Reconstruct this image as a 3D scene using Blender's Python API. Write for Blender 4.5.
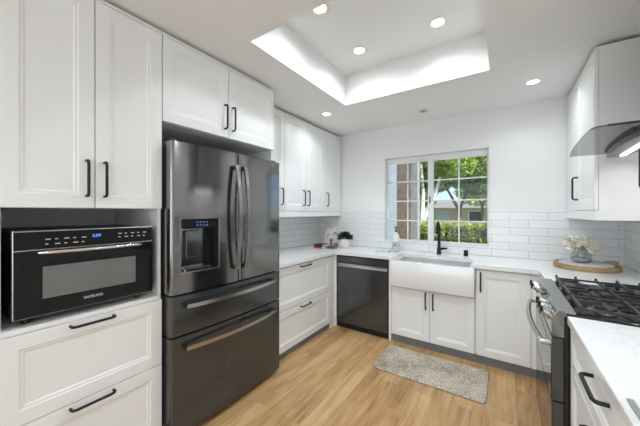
import bpy, bmesh, math, random
from mathutils import Vector, Matrix
random.seed(7)
for o in list(bpy.data.objects): bpy.data.objects.remove(o)
S = bpy.context.scene
COL = S.collection
PI = math.pi

# ------------------------------------------------------------------ camera
cam_data = bpy.data.cameras.new('camera'); cam = bpy.data.objects.new('camera', cam_data); COL.objects.link(cam)
cam.location = (0, 0, 1.39); cam.rotation_euler = (PI/2, 0, 0.590)
cam_data.sensor_width = 36; cam_data.lens = 274.85/640*36; cam_data.shift_y = -1/640
cam_data.clip_start = 0.02; cam_data.clip_end = 300
S.camera = cam
S.view_settings.view_transform = 'Standard'; S.view_settings.look = 'None'
S.view_settings.gamma = 1; S.view_settings.use_curve_mapping = False
S.view_settings.exposure = 0.66

# ------------------------------------------------------------------ world and sun
world = bpy.data.worlds.new('world'); S.world = world; world.use_nodes = True
wn = world.node_tree; wn.nodes.clear()
wo = wn.nodes.new('ShaderNodeOutputWorld'); wb = wn.nodes.new('ShaderNodeBackground'); ws = wn.nodes.new('ShaderNodeTexSky')
ws.sky_type = 'HOSEK_WILKIE'; ws.turbidity = 3.0; ws.sun_direction = Vector((-0.3, -0.5, 0.8)).normalized()
wb.inputs['Strength'].default_value = 3.4
wn.links.new(ws.outputs[0], wb.inputs[0]); wn.links.new(wb.outputs[0], wo.inputs[0])

def lamp(name, kind, loc, energy, rot=(0,0,0), color=(1,1,1), parent=None, **kw):
    d = bpy.data.lights.new(name, kind); d.energy = energy; d.color = color
    for k, v in kw.items(): setattr(d, k, v)
    o = bpy.data.objects.new(name, d); COL.objects.link(o); o.location = loc; o.rotation_euler = rot
    if parent: o.parent = parent
    return o
lamp('sun', 'SUN', (0, 8, 12), 8.0, (math.radians(14), math.radians(38), 0), (1, .95, .86), angle=.02)
# added fill panels, unseen behind and beside the camera, to brighten the room
lamp('fill_rear', 'AREA', (-0.8, -4.35, 1.40), 34, (math.radians(90), 0, 0), (.80, .91, 1), shape='RECTANGLE', size=3.0, size_y=2.1)
lamp('fill_side', 'AREA', (-2.85, -2.3, 1.40), 12, (math.radians(90), 0, math.radians(-90)), (.80, .91, 1), shape='RECTANGLE', size=3.0, size_y=2.0)

lamp('fill_right', 'AREA', (.80, -1.9, 1.40), 12, (math.radians(90), 0, math.radians(90)), (.80, .91, 1), shape='RECTANGLE', size=2.4, size_y=2.0)  # added unseen fill, brightens the fronts along the left wall

# ------------------------------------------------------------------ helpers
def tag(o, label=None, cat=None, group=None, kind=None):
    if label: o['label'] = label
    if cat: o['category'] = cat
    if group: o['group'] = group
    if kind: o['kind'] = kind
    return o
def thing(name, label, cat, loc, group=None):
    o = bpy.data.objects.new(name, None); COL.objects.link(o); o.location = loc
    o.empty_display_size = .05
    return tag(o, label, cat, group)
def base(o):
    while o.parent: o = o.parent
    return o.location
def obj(name, bm, m, parent=None, smooth=None, origin=None):
    me = bpy.data.meshes.new(name)
    if origin is None: origin = base(parent) if parent else Vector((0,0,0))
    bmesh.ops.translate(bm, verts=bm.verts, vec=-Vector(origin))
    bmesh.ops.recalc_face_normals(bm, faces=bm.faces)
    bm.to_mesh(me); bm.free()
    if smooth:
        for p in me.polygons: p.use_smooth = True
        me.set_sharp_from_angle(angle=math.radians(smooth))
    if m: me.materials.append(m)
    o = bpy.data.objects.new(name, me); COL.objects.link(o)
    if parent: o.parent = parent
    else: o.location = origin
    return o
def B(): return bmesh.new()
def box(bm, x0, x1, y0, y1, z0, z1, bev=0, seg=2):
    r = bmesh.ops.create_cube(bm, size=1)
    vs = r['verts']
    for v in vs:
        v.co = Vector(((x0+x1)/2 + v.co.x*(x1-x0), (y0+y1)/2 + v.co.y*(y1-y0), (z0+z1)/2 + v.co.z*(z1-z0)))
    if bev:
        es = {e for v in vs for e in v.link_edges}
        bmesh.ops.bevel(bm, geom=list(es), offset=bev, segments=seg, affect='EDGES', profile=.5)
    return bm
def prism(bm, pts, h0, h1, axis='z'):
    def P(a, b, h):
        return {'z': (a, b, h), 'y': (a, h, b), 'x': (h, a, b)}[axis]
    lo = [bm.verts.new(P(a, b, h0)) for a, b in pts]; hi = [bm.verts.new(P(a, b, h1)) for a, b in pts]
    n = len(pts)
    bm.faces.new(lo); bm.faces.new(hi)
    for i in range(n): bm.faces.new((lo[i], lo[(i+1) % n], hi[(i+1) % n], hi[i]))
    return bm
def lathe(bm, prof, cx, cy, n=28, cap0=True, cap1=True):
    rings = []
    for r, z in prof:
        rings.append([bm.verts.new((cx+r*math.cos(2*PI*i/n), cy+r*math.sin(2*PI*i/n), z)) for i in range(n)])
    for a, b in zip(rings, rings[1:]):
        for i in range(n): bm.faces.new((a[i], a[(i+1) % n], b[(i+1) % n], b[i]))
    if cap0: bm.faces.new(rings[0])
    if cap1: bm.faces.new(rings[-1])
    return bm
def sweep(bm, pts, rad, n=8, rect=None, up=Vector((0,0,1))):
    pts = [Vector(p) for p in pts]; rings = []
    if not isinstance(rad, (list, tuple)): rad = [rad]*len(pts)
    nrm = None
    for i, p in enumerate(pts):
        t = (pts[min(i+1, len(pts)-1)] - pts[max(i-1, 0)]).normalized()
        if rect: s = t.cross(up).normalized(); u = s.cross(t).normalized()
        else:
            if nrm is None: nrm = t.orthogonal().normalized()
            nrm = (nrm - t*nrm.dot(t)).normalized(); s = nrm; u = t.cross(s)
        if rect:
            w, h = rect; q = [(w, h), (-w, h), (-w, -h), (w, -h)]
            rings.append([bm.verts.new(p + s*a + u*b) for a, b in q])
        else:
            rings.append([bm.verts.new(p + (s*math.cos(2*PI*k/n) + u*math.sin(2*PI*k/n))*rad[i]) for k in range(n)])
    m = len(rings[0])
    for a, b in zip(rings, rings[1:]):
        for k in range(m): bm.faces.new((a[k], a[(k+1) % m], b[(k+1) % m], b[k]))
    bm.faces.new(rings[0]); bm.faces.new(rings[-1])
    return bm
def F(face, plane):
    if face == '+X': return lambda u, w, z: (plane+w, u, z)
    if face == '-X': return lambda u, w, z: (plane-w, u, z)
    if face == '-Y': return lambda u, w, z: (u, plane-w, z)

# ------------------------------------------------------------------ materials
def new_mat(name):
    m = bpy.data.materials.new(name); m.use_nodes = True
    return m, m.node_tree, m.node_tree.nodes['Principled BSDF']
def mat(name, col, rough=.5, metal=0, noise=0, nscale=20, bump=0, aniso=0, coat=0, stretch=(1,1,1), emit=None, spec=None, rvar=0):
    m, t, p = new_mat(name); L = t.links
    p.inputs['Base Color'].default_value = (*col, 1); p.inputs['Roughness'].default_value = rough
    p.inputs['Metallic'].default_value = metal; p.inputs['Coat Weight'].default_value = coat
    p.inputs['Anisotropic'].default_value = aniso
    if spec is not None: p.inputs['Specular IOR Level'].default_value = spec
    if emit: p.inputs['Emission Color'].default_value = (*emit[0], 1); p.inputs['Emission Strength'].default_value = emit[1]
    tc = t.nodes.new('ShaderNodeTexCoord'); mp = t.nodes.new('ShaderNodeMapping'); mp.inputs['Scale'].default_value = stretch
    nz = t.nodes.new('ShaderNodeTexNoise'); nz.inputs['Scale'].default_value = nscale; nz.inputs['Detail'].default_value = 4
    L.new(tc.outputs['Object'], mp.inputs[0]); L.new(mp.outputs[0], nz.inputs[0])
    if noise:
        r = t.nodes.new('ShaderNodeValToRGB'); e = r.color_ramp.elements
        e[0].color = (*[c*(1-noise) for c in col], 1); e[1].color = (*[min(1, c*(1+noise)) for c in col], 1)
        e[0].position = .3; e[1].position = .7
        L.new(nz.outputs[0], r.inputs[0]); L.new(r.outputs[0], p.inputs['Base Color'])
    if rvar:
        mr = t.nodes.new('ShaderNodeMapRange'); mr.inputs['To Min'].default_value = rough-rvar; mr.inputs['To Max'].default_value = rough+rvar
        L.new(nz.outputs[0], mr.inputs[0]); L.new(mr.outputs[0], p.inputs['Roughness'])
    if bump:
        b = t.nodes.new('ShaderNodeBump'); b.inputs['Strength'].default_value = bump; b.inputs['Distance'].default_value = .002
        L.new(nz.outputs[0], b.inputs['Height']); L.new(b.outputs[0], p.inputs['Normal'])
    return m
M = {}
M['wall'] = mat('wall_paint', (.86,.86,.855), .6, bump=.15, nscale=120)
M['ceil'] = mat('ceiling_paint', (.90,.90,.895), .75, bump=.12, nscale=90)
M['cab'] = mat('white_cabinet_lacquer', (.88,.88,.87), .32, bump=.02, nscale=60)
M['cab_in'] = mat('cabinet_interior', (.62,.62,.61), .5)
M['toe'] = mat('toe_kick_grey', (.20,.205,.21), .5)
M['black'] = mat('matte_black_metal', (.012,.012,.013), .38, metal=.3)
M['blackplastic'] = mat('black_plastic', (.01,.01,.01), .35)
M['glossblack'] = mat('black_glass', (.008,.008,.009), .06, spec=.3)
M['darkgap'] = mat('dark_rubber', (.012,.012,.012), .8)
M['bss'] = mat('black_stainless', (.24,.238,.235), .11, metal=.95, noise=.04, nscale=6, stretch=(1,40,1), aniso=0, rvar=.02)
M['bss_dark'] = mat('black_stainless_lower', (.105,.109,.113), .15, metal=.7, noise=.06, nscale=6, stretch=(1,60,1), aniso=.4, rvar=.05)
M['steel'] = mat('brushed_steel', (.52,.52,.515), .25, metal=1, noise=.05, nscale=8, stretch=(1,60,1), rvar=.05)
M['handle_steel'] = mat('dark_steel', (.33,.33,.325), .22, metal=1)
M['knob'] = mat('knob_metal', (.5,.5,.5), .16, metal=1)
M['chrome'] = mat('polished_chrome', (.8,.8,.8), .1, metal=1)
M['sinkw'] = mat('white_fireclay', (.86,.86,.85), .12, coat=.5)
M['iron'] = mat('cast_iron', (.05,.05,.052), .38, metal=.5, bump=.1, nscale=200)
M['enamel'] = mat('black_enamel', (.012,.012,.013), .12)
M['plate'] = mat('outlet_plastic', (.80,.80,.79), .4)
M['plate_grey'] = mat('dull_grey_metal', (.30,.30,.295), .5)
M['vinyl'] = mat('window_vinyl', (.82,.82,.81), .4)
M['ceram'] = mat('white_ceramic', (.80,.79,.77), .45, bump=.1, nscale=50)

def quartz():
    m, t, p = new_mat('white_quartz'); L = t.links
    tc = t.nodes.new('ShaderNodeTexCoord'); n = t.nodes.new('ShaderNodeTexNoise'); n.inputs['Scale'].default_value = 2.2
    n.inputs['Detail'].default_value = 6; n.inputs['Distortion'].default_value = 1.2
    r = t.nodes.new('ShaderNodeValToRGB'); e = r.color_ramp.elements
    e[0].position = .488; e[0].color = (.86,.86,.85,1); e[1].position = .512; e[1].color = (.86,.86,.85,1)
    x = e.new(.5); x.color = (.78,.78,.77,1)
    L.new(tc.outputs['Object'], n.inputs[0]); L.new(n.outputs[0], r.inputs[0]); L.new(r.outputs[0], p.inputs['Base Color'])
    p.inputs['Roughness'].default_value = .14; return m
M['quartz'] = quartz()

def tile(name, axis, off=0.0):
    m, t, p = new_mat(name); L = t.links
    g = t.nodes.new('ShaderNodeTexCoord'); s = t.nodes.new('ShaderNodeSeparateXYZ'); c = t.nodes.new('ShaderNodeCombineXYZ')
    L.new(g.outputs['Object'], s.inputs[0])
    a = t.nodes.new('ShaderNodeMath'); a.operation = 'ADD'; a.inputs[1].default_value = off
    L.new(s.outputs[axis], a.inputs[0]); L.new(a.outputs[0], c.inputs[0])
    z = t.nodes.new('ShaderNodeMath'); z.operation = 'ADD'; z.inputs[1].default_value = -.914-.0015+.0783*4
    L.new(s.outputs[2], z.inputs[0]); L.new(z.outputs[0], c.inputs[1])
    b = t.nodes.new('ShaderNodeTexBrick'); b.offset = .5; b.inputs['Scale'].default_value = 1
    b.inputs['Brick Width'].default_value = .317; b.inputs['Row Height'].default_value = .0783
    b.inputs['Mortar Size'].default_value = .0016; b.inputs['Mortar Smooth'].default_value = .2
    b.inputs['Color1'].default_value = (.86,.86,.855,1); b.inputs['Color2'].default_value = (.82,.82,.815,1)
    b.inputs['Mortar'].default_value = (.42,.42,.42,1)
    L.new(c.outputs[0], b.inputs[0]); L.new(b.outputs[0], p.inputs['Base Color'])
    bp = t.nodes.new('ShaderNodeBump'); bp.invert = True; bp.inputs['Strength'].default_value = .5; bp.inputs['Distance'].default_value = .002
    L.new(b.outputs['Fac'], bp.inputs['Height']); L.new(bp.outputs[0], p.inputs['Normal'])
    p.inputs['Roughness'].default_value = .16; return m
M['tileX'] = tile('subway_tile_back', 0, .317*20-.047)
M['tileY'] = tile('subway_tile_side', 1, .1)

def planks():
    m, t, p = new_mat('oak_plank_floor'); L = t.links
    g = t.nodes.new('ShaderNodeTexCoord'); s = t.nodes.new('ShaderNodeSeparateXYZ'); c = t.nodes.new('ShaderNodeCombineXYZ')
    L.new(g.outputs['Object'], s.inputs[0])
    ay = t.nodes.new('ShaderNodeMath'); ay.inputs[1].default_value = 12.0; ax = t.nodes.new('ShaderNodeMath'); ax.inputs[1].default_value = 9.03
    L.new(s.outputs[1], ay.inputs[0]); L.new(s.outputs[0], ax.inputs[0]); L.new(ay.outputs[0], c.inputs[0]); L.new(ax.outputs[0], c.inputs[1])
    b = t.nodes.new('ShaderNodeTexBrick'); b.offset = .37; b.offset_frequency = 2; b.inputs['Scale'].default_value = 1
    b.inputs['Brick Width'].default_value = 1.22; b.inputs['Row Height'].default_value = .132
    b.inputs['Mortar Size'].default_value = .0008; b.inputs['Color1'].default_value = (0,0,0,1); b.inputs['Color2'].default_value = (1,1,1,1)
    b.inputs['Mortar'].default_value = (.5,.5,.5,1)
    L.new(c.outputs[0], b.inputs[0])
    # grain: noise stretched along Y, offset per plank
    mp = t.nodes.new('ShaderNodeMapping'); mp.inputs['Scale'].default_value = (28, 2.0, 1)
    ad = t.nodes.new('ShaderNodeVectorMath'); ad.operation = 'MULTIPLY_ADD'; ad.inputs[1].default_value = (7.3, 3.1, 5.0)
    L.new(b.outputs['Color'], ad.inputs[0]); L.new(g.outputs['Object'], ad.inputs[2]); L.new(ad.outputs[0], mp.inputs[0])
    n = t.nodes.new('ShaderNodeTexNoise'); n.inputs['Scale'].default_value = 1; n.inputs['Detail'].default_value = 6; n.inputs['Distortion'].default_value = 1.4
    L.new(mp.outputs[0], n.inputs[0])
    mp2 = t.nodes.new('ShaderNodeMapping'); mp2.inputs['Scale'].default_value = (5, 1.0, 1)
    n2 = t.nodes.new('ShaderNodeTexNoise'); n2.inputs['Scale'].default_value = 1.2; n2.inputs['Detail'].default_value = 3; n2.inputs['Distortion'].default_value = 1.5
    L.new(ad.outputs[0], mp2.inputs[0]); L.new(mp2.outputs[0], n2.inputs[0])
    mx = t.nodes.new('ShaderNodeMath'); mx.operation = 'MULTIPLY_ADD'; mx.inputs[1].default_value = .55
    h = t.nodes.new('ShaderNodeMath'); h.operation = 'MULTIPLY'; h.inputs[1].default_value = .55
    L.new(n2.outputs[0], h.inputs[0]); L.new(n.outputs[0], mx.inputs[0]); L.new(h.outputs[0], mx.inputs[2])
    sb = t.nodes.new('ShaderNodeSeparateColor'); L.new(b.outputs['Color'], sb.inputs[0])
    m3 = t.nodes.new('ShaderNodeMath'); m3.operation = 'MULTIPLY_ADD'; m3.inputs[1].default_value = .20
    L.new(sb.outputs[0], m3.inputs[0]); L.new(mx.outputs[0], m3.inputs[2])
    r = t.nodes.new('ShaderNodeValToRGB'); e = r.color_ramp.elements
    e[0].position = .42; e[0].color = (.26,.13,.048,1); e[1].position = .82; e[1].color = (.64,.42,.205,1)
    x = e.new(.56); x.color = (.45,.258,.108,1)
    L.new(m3.outputs[0], r.inputs[0])
    mm = t.nodes.new('ShaderNodeMix'); mm.data_type = 'RGBA'; mm.inputs['B'].default_value = (.24,.13,.055,1)
    L.new(b.outputs['Fac'], mm.inputs['Factor']); L.new(r.outputs[0], mm.inputs['A']); L.new(mm.outputs['Result'], p.inputs['Base Color'])
    p.inputs['Roughness'].default_value = .38
    bp = t.nodes.new('ShaderNodeBump'); bp.inputs['Strength'].default_value = .15; bp.inputs['Distance'].default_value = .001
    L.new(n.outputs[0], bp.inputs['Height']); L.new(bp.outputs[0], p.inputs['Normal'])
    return m
M['floor'] = planks()

def thin_glass(name, tint=(1,1,1), gloss=.06):
    m = bpy.data.materials.new(name); m.use_nodes = True; t = m.node_tree; t.nodes.clear(); L = t.links
    o = t.nodes.new('ShaderNodeOutputMaterial'); mx = t.nodes.new('ShaderNodeMixShader'); mx.inputs[0].default_value = gloss
    a = t.nodes.new('ShaderNodeBsdfTransparent'); a.inputs[0].default_value = (*tint, 1)
    b = t.nodes.new('ShaderNodeBsdfGlossy'); b.inputs['Roughness'].default_value = .02
    L.new(a.outputs[0], mx.inputs[1]); L.new(b.outputs[0], mx.inputs[2]); L.new(mx.outputs[0], o.inputs[0])
    return m
M['glass'] = thin_glass('window_glass', (.97,.98,.975), .015)
M['hoodglass'] = thin_glass('smoked_hood_glass', (.68,.68,.665), .06)
M['vaseglass'] = thin_glass('grey_vase_glass', (.88,.90,.90), .08)
M['clearplastic'] = thin_glass('clear_bottle_plastic', (.88,.89,.89), .12)

# ------------------------------------------------------------------ setting
LW, RW, BW, FW = -2.36, .889, 3.486, -4.5
CZ, TZ = 2.492, 2.80
def struct(name, bm, m, smooth=None): return tag(obj(name, bm, m, smooth=smooth), kind='structure')
LX = -2.95   # the room widens behind the camera
bm = B(); box(bm, LX-.1, RW+.1, FW-.1, BW+.15, -.06, 0); struct('floor', bm, M['floor'])
TX0, TX1, TY0, TY1 = -1.362, -.093, 1.225, 2.506
bm = B()
xs = [LX-.1, TX0, TX1, RW+.1]; ys = [FW-.1, TY0, TY1, BW+.15]
for i in range(3):
    for j in range(3):
        if i == 1 and j == 1: continue
        box(bm, xs[i], xs[i+1], ys[j], ys[j+1], CZ, CZ+.06)
box(bm, TX0-.05, TX0, TY0-.05, TY1+.05, CZ+.06, TZ); box(bm, TX1, TX1+.05, TY0-.05, TY1+.05, CZ+.06, TZ)
box(bm, TX0, TX1, TY0-.05, TY0, CZ+.06, TZ); box(bm, TX0, TX1, TY1, TY1+.05, CZ+.06, TZ)
box(bm, TX0-.05, TX1+.05, TY0-.05, TY1+.05, TZ, TZ+.05)
bmesh.ops.remove_doubles(bm, verts=bm.verts, dist=1e-5)
struct('ceiling', bm, M['ceil'])
WX0, WX1, WZ0, WZ1 = -1.305, -.136, 1.02, 2.088
bm = B()
box(bm, LW-.1, WX0, BW, BW+.15, 0, CZ); box(bm, WX1, RW+.1, BW, BW+.15, 0, CZ)
box(bm, WX0, WX1, BW, BW+.15, 0, WZ0); box(bm, WX0, WX1, BW, BW+.15, WZ1, CZ)
wall_back = struct('wall_back', bm, M['wall'])
bm = B(); box(bm, LW-.1, LW, .17, BW, 0, CZ); box(bm, LX, LW, .17, .27, 0, CZ); wall_left = struct('wall_left', bm, M['wall'])
bm = B(); box(bm, LX-.1, LX, FW, .27, 0, CZ); struct('wall_left_rear', bm, M['wall'])
bm = B(); box(bm, RW, RW+.1, FW, BW, 0, CZ); wall_right = struct('wall_right', bm, M['wall'])
bm = B(); box(bm, LX-.1, RW+.1, FW-.1, FW, 0, CZ); struct('wall_front', bm, M['wall'])

# tile backsplash, as parts of the walls
TT = 1.392
bm = B(); y0 = BW-.008
box(bm, LW+.0085, WX0-.002, y0, BW-.0002, .9145, TT); box(bm, WX1+.002, RW-.0085, y0, BW-.0002, .9145, TT); box(bm, WX0-.002, WX1+.002, y0, BW-.0002, .9145, WZ0-.002)
obj('tile_backsplash', bm, M['tileX'], wall_back)
bm = B(); box(bm, LW+.0002, LW+.008, 1.806, BW-.0085, .9145, TT); obj('tile_backsplash', bm, M['tileY'], wall_left)
bm = B(); box(bm, RW-.008, RW-.0002, .2, BW-.0085, .9145, TT+.3); obj('tile_backsplash', bm, M['tileY'], wall_right)

# window
win = bpy.data.objects.new('window_1', None); COL.objects.link(win); win.location = ((WX0+WX1)/2, BW+.09, WZ0); win['kind'] = 'structure'
GY = BW+.075
fw = .022
bm = B()
box(bm, WX0+.001, WX0+fw, GY-.02, GY+.04, WZ0+.001, WZ1-.001, .003); box(bm, WX1-.012, WX1-.001, GY-.02, GY+.04, WZ0+.001, WZ1-.001, .003)
box(bm, WX0+fw, WX1-.012, GY-.02, GY+.04, WZ1-.062, WZ1-.001, .003); box(bm, WX0+fw, WX1-.012, GY-.02, GY+.04, WZ0+.001, WZ0+.012, .003)
obj('window_frame', bm, M['vinyl'], win)
bm = B(); box(bm, WX0+.001, WX1-.001, BW-.006, GY-.021, WZ0+.0005, WZ0+.008, .002); obj('window_sill', bm, M['vinyl'], win)
mxc = -.745
bm = B(); box(bm, mxc-.028, mxc+.022, GY-.022, GY+.035, WZ0+.012, WZ1-.062, .004); obj('meeting_rail', bm, M['vinyl'], win)
def sash(x0, x1, gx, gy, nm):
    z0, z1 = WZ0+.012, WZ1-.062
    bm = B(); box(bm, x0, x1, gy+.001, gy+.005, z0, z1); obj('window_pane', bm, M['glass'], win)
    bm = B(); sw = .008
    for k in range(1, 4):
        z = z0+(z1-z0)*k/4; box(bm, x0, x1, gy-.012, gy, z-sw, z+sw, .003)
    box(bm, gx-sw, gx+sw, gy-.013, gy-.001, z0, z1, .003)
    box(bm, x0, x0+.012, gy-.012, gy, z0, z1); box(bm, x1-.006, x1, gy-.012, gy, z0, z1)
    box(bm, x0, x1, gy-.012, gy, z0, z0+.007); box(bm, x0, x1, gy-.012, gy, z1-.012, z1)
    obj('muntin_grid', bm, M['vinyl'], win)
sash(WX0+fw, mxc-.028, -1.025, GY, 'l'); sash(mxc+.022, WX1-.012, -.435, GY, 'r')
bm = B(); box(bm, mxc-.013, mxc-.001, GY-.034, GY-.022, 1.50, 1.58, .003); obj('window_latch', bm, M['blackplastic'], win)

# ------------------------------------------------------------------ cabinet parts
def door_bm(face, plane, u0, u1, z0, z1, t=.019, rail=.062):
    bm = B(); f = F(face, plane); rings = []
    for ins, w in ((0, -t), (0, -.0015), (.0015, 0), (rail, 0), (rail+.004, -.004), (rail+.013, -.0045), (rail+.02, -.009), (rail+.022, -.009)):
        rings.append([bm.verts.new(f(*p)) for p in ((u0+ins, w, z0+ins), (u1-ins, w, z0+ins), (u1-ins, w, z1-ins), (u0+ins, w, z1-ins))])
    for a, b in zip(rings, rings[1:]):
        for i in range(4): bm.faces.new((a[i], a[(i+1) % 4], b[(i+1) % 4], b[i]))
    bm.faces.new(rings[0]); bm.faces.new(rings[-1]); return bm
def handle_bm(face, plane, u, z, L, vertical, so=.034):
    f = F(face, plane); h = L/2; bm = B()
    prof = [(-h, .0005), (-h, so-.012), (-h+.004, so-.004), (-h+.014, so), (h-.014, so), (h-.004, so-.004), (h, so-.012), (h, .0005)]
    pts = [f(u, w, z+a) if vertical else f(u+a, w, z) for a, w in prof]
    sweep(bm, pts, .0066, 10); return bm
HL = .172
def door(root, face, plane, u0, u1, z0, z1, hu=None, hz=None, vertical=True, name='door', rail=.062, L=HL):
    d = obj(name, door_bm(face, plane, u0+.002, u1-.002, z0+.002, z1-.002, rail=rail), M['cab'], root)
    if hu is not None: obj('handle', handle_bm(face, plane, hu, hz, L, vertical), M['black'], d, smooth=50)
    return d

LF = -1.70   # door plane of the left-hand tall units and base run
# --- tall oven unit
t = thing('tall_cabinet', 'tall white cabinet with an open niche holding the black microwave', 'cabinet', ((LW+LF)/2, .518, 0))
bm = B(); X0, X1 = LW+.002, LF-.0205; Y0, Y1 = .19, .842
box(bm, X0, X1, Y0, Y1, .09, .87); box(bm, X0, X1, Y0, Y1, 1.408, 2.4565)
box(bm, X0, X1, Y0, Y0+.018, .87, 1.408); box(bm, X0, X1, Y1-.018, Y1, .87, 1.408); box(bm, X0, X0+.012, Y0+.018, Y1-.018, .87, 1.408)
obj('carcass', bm, M['cab'], t)
bm = B(); box(bm, X0+.012, LF-.002, Y0+.0185, Y1-.0185, .872, .894, .001); obj('shelf', bm, M['cab'], t)
bm = B(); box(bm, X0, LF-.05, Y0, Y1, 0, .0895); obj('toe_kick', bm, M['toe'], t)
bm = B(); box(bm, X0, LF-.001, Y0, Y1, 2.457, 2.471); obj('top_trim', bm, M['cab'], t)
door(t, '+X', LF, .192, .517, 1.408, 2.456, .482, 1.555); door(t, '+X', LF, .517, .842, 1.408, 2.456, .555, 1.555)
door(t, '+X', LF, .192, .842, .482, .871, .508, .850, False, 'drawer'); door(t, '+X', LF, .192, .842, .10, .482, .508, .46, False, 'drawer')
# --- cabinet over the fridge with its side panel
t = thing('fridge_cabinet', 'white double-door cabinet above the refrigerator', 'cabinet', ((LW+LF)/2, 1.32, 1.936))
bm = B(); box(bm, X0, X1, .8435, 1.790, 1.938, 2.4565); obj('carcass', bm, M['cab'], t)
bm = B(); box(bm, X0, LF-.001, .8435, 1.804, 2.457, 2.471); obj('top_trim', bm, M['cab'], t)
door(t, '+X', LF, .8435, 1.32, 1.937, 2.456, 1.285, 2.085); door(t, '+X', LF, 1.32, 1.804, 1.937, 2.456, 1.355, 2.085)
bm = B(); box(bm, X0, LF-.0205, 1.792, 1.804, 0, 2.4565); tag(obj('side_panel', bm, M['cab']), 'tall white end panel between refrigerator and counter', 'panel')

# --- base drawers left run
CF = -1.72
t = thing('base_drawer_cabinet', 'white base cabinet with two wide drawers, right of the refrigerator', 'cabinet', (-2.03, 2.30, 0))
bm = B(); box(bm, LW+.002, CF-.0205, 1.806, 2.80, .07, .876); obj('carcass', bm, M['cab'], t)
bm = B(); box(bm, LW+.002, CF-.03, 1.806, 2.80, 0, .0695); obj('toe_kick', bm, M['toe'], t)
door(t, '+X', CF, 1.808, 2.799, .457, .862, 2.29, .838, False, 'drawer', L=.16); door(t, '+X', CF, 1.808, 2.799, .07, .455, 2.29, .433, False, 'drawer', L=.16)
# corner filler
BF = 2.888
bm = B(); prism(bm, [(CF-.02, 2.8005), (CF, 2.8005), (CF, BF-.0), (-1.694, BF), (-1.694, BF+.02), (CF-.02, BF+.02)], .0, .876)
tag(obj('filler_panel', bm, M['cab']), 'narrow white corner filler left of the dishwasher', 'panel')

# --- back run
def end_panel(x0, x1, y0, lab):
    bm = B(); box(bm, x0, x1, y0, BW-.02, 0, .876, .001); return tag(obj('end_panel', bm, M['cab']), lab, 'panel')
end_panel(-1.036, -1.014, BF-.002, 'thin white panel between dishwasher and sink cabinet')
t = thing('sink_cabinet', 'white two-door base cabinet under the farmhouse sink', 'cabinet', (-.62, 3.2, 0))
bm = B(); box(bm, -1.0125, -.2225, BF+.0205, BW-.02, .085, .585); box(bm, -1.0125, -.994, BF+.0205, BW-.02, .60, .876) ; box(bm, -.2415, -.2225, 3.26, BW-.02, .60, .876)
obj('carcass', bm, M['cab'], t)
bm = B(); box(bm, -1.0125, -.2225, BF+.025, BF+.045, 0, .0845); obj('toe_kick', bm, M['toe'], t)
door(t, '-Y', BF, -1.012, -.617, .083, .594, -.652, .497, rail=.058, L=.155); door(t, '-Y', BF, -.617, -.223, .083, .594, -.582, .497, rail=.058, L=.155)
t = thing('base_cabinet', 'white single-door base cabinet between sink and range', 'cabinet', (-.015, 3.2, 0))
bm = B(); box(bm, -.2215, .886, BF+.0205, BW-.02, .085, .876); obj('carcass', bm, M['cab'], t)
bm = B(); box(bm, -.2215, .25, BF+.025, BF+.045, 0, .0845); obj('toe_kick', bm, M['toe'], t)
door(t, '-Y', BF, -.213, .188, .083, .866, -.176, .755, rail=.062, L=.17)
bm = B(); box(bm, .190, .262, BF, BF+.019, .083, .866, .001); obj('filler', bm, M['cab'], t)
# corner behind range
t = thing('corner_cabinet', 'white corner filler cabinet on the far side of the range', 'cabinet', (.57, 2.65, 0))
bm = B(); box(bm, .272, .886, 2.452, BF+.02, .085, .876); obj('carcass', bm, M['cab'], t)
bm = B(); box(bm, .30, .886, 2.452, BF+.02, 0, .0845); obj('toe_kick', bm, M['toe'], t)
# near right
t = thing('base_drawer_cabinet', 'white drawer cabinet under the near right counter', 'cabinet', (.57, 1.25, 0))
bm = B(); box(bm, .2705, .886, .20, 1.670, .085, .876); obj('carcass', bm, M['cab'], t)
bm = B(); box(bm, .33, .886, .20, 1.670, 0, .0845); obj('toe_kick', bm, M['toe'], t)
for z0, z1 in ((.69, .868), (.38, .688), (.085, .378)):
    door(t, '-X', .25, .722, 1.665, z0, z1, 1.194, z1-.030, False, 'drawer', rail=.045)
door(t, '-X', .25, .205, .720, .085, .868, .26, .70)

# --- worktops
def worktop(pts, z0, z1, lab):
    bm = B(); prism(bm, pts, z0, z1)
    es = [e for e in bm.edges if abs(e.verts[0].co.z-z1) < 1e-6 and abs(e.verts[1].co.z-z1) < 1e-6]
    bmesh.ops.bevel(bm, geom=es, offset=.002, segments=2, affect='EDGES')
    return tag(obj('worktop', bm, M['quartz']), lab, 'countertop')
worktop([(LW+.001, 1.806), (-1.692, 1.806), (-1.692, 2.858), (-.992, 2.858), (-.975, 2.95), (-.965, 3.168), (-.255, 3.168), (-.242, 3.10), (-.242, 2.858), (.241, 2.858),
         (.241, 2.452), (RW-.001, 2.452), (RW-.001, BW-.001), (LW+.001, BW-.001)], .879, .914, 'white quartz countertop running from the refrigerator past the sink to the corner')
worktop([(.241, .20), (RW-.001, .20), (RW-.001, 1.676), (.241, 1.676)], .879, .914, 'white quartz countertop on the near side of the range')

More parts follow.
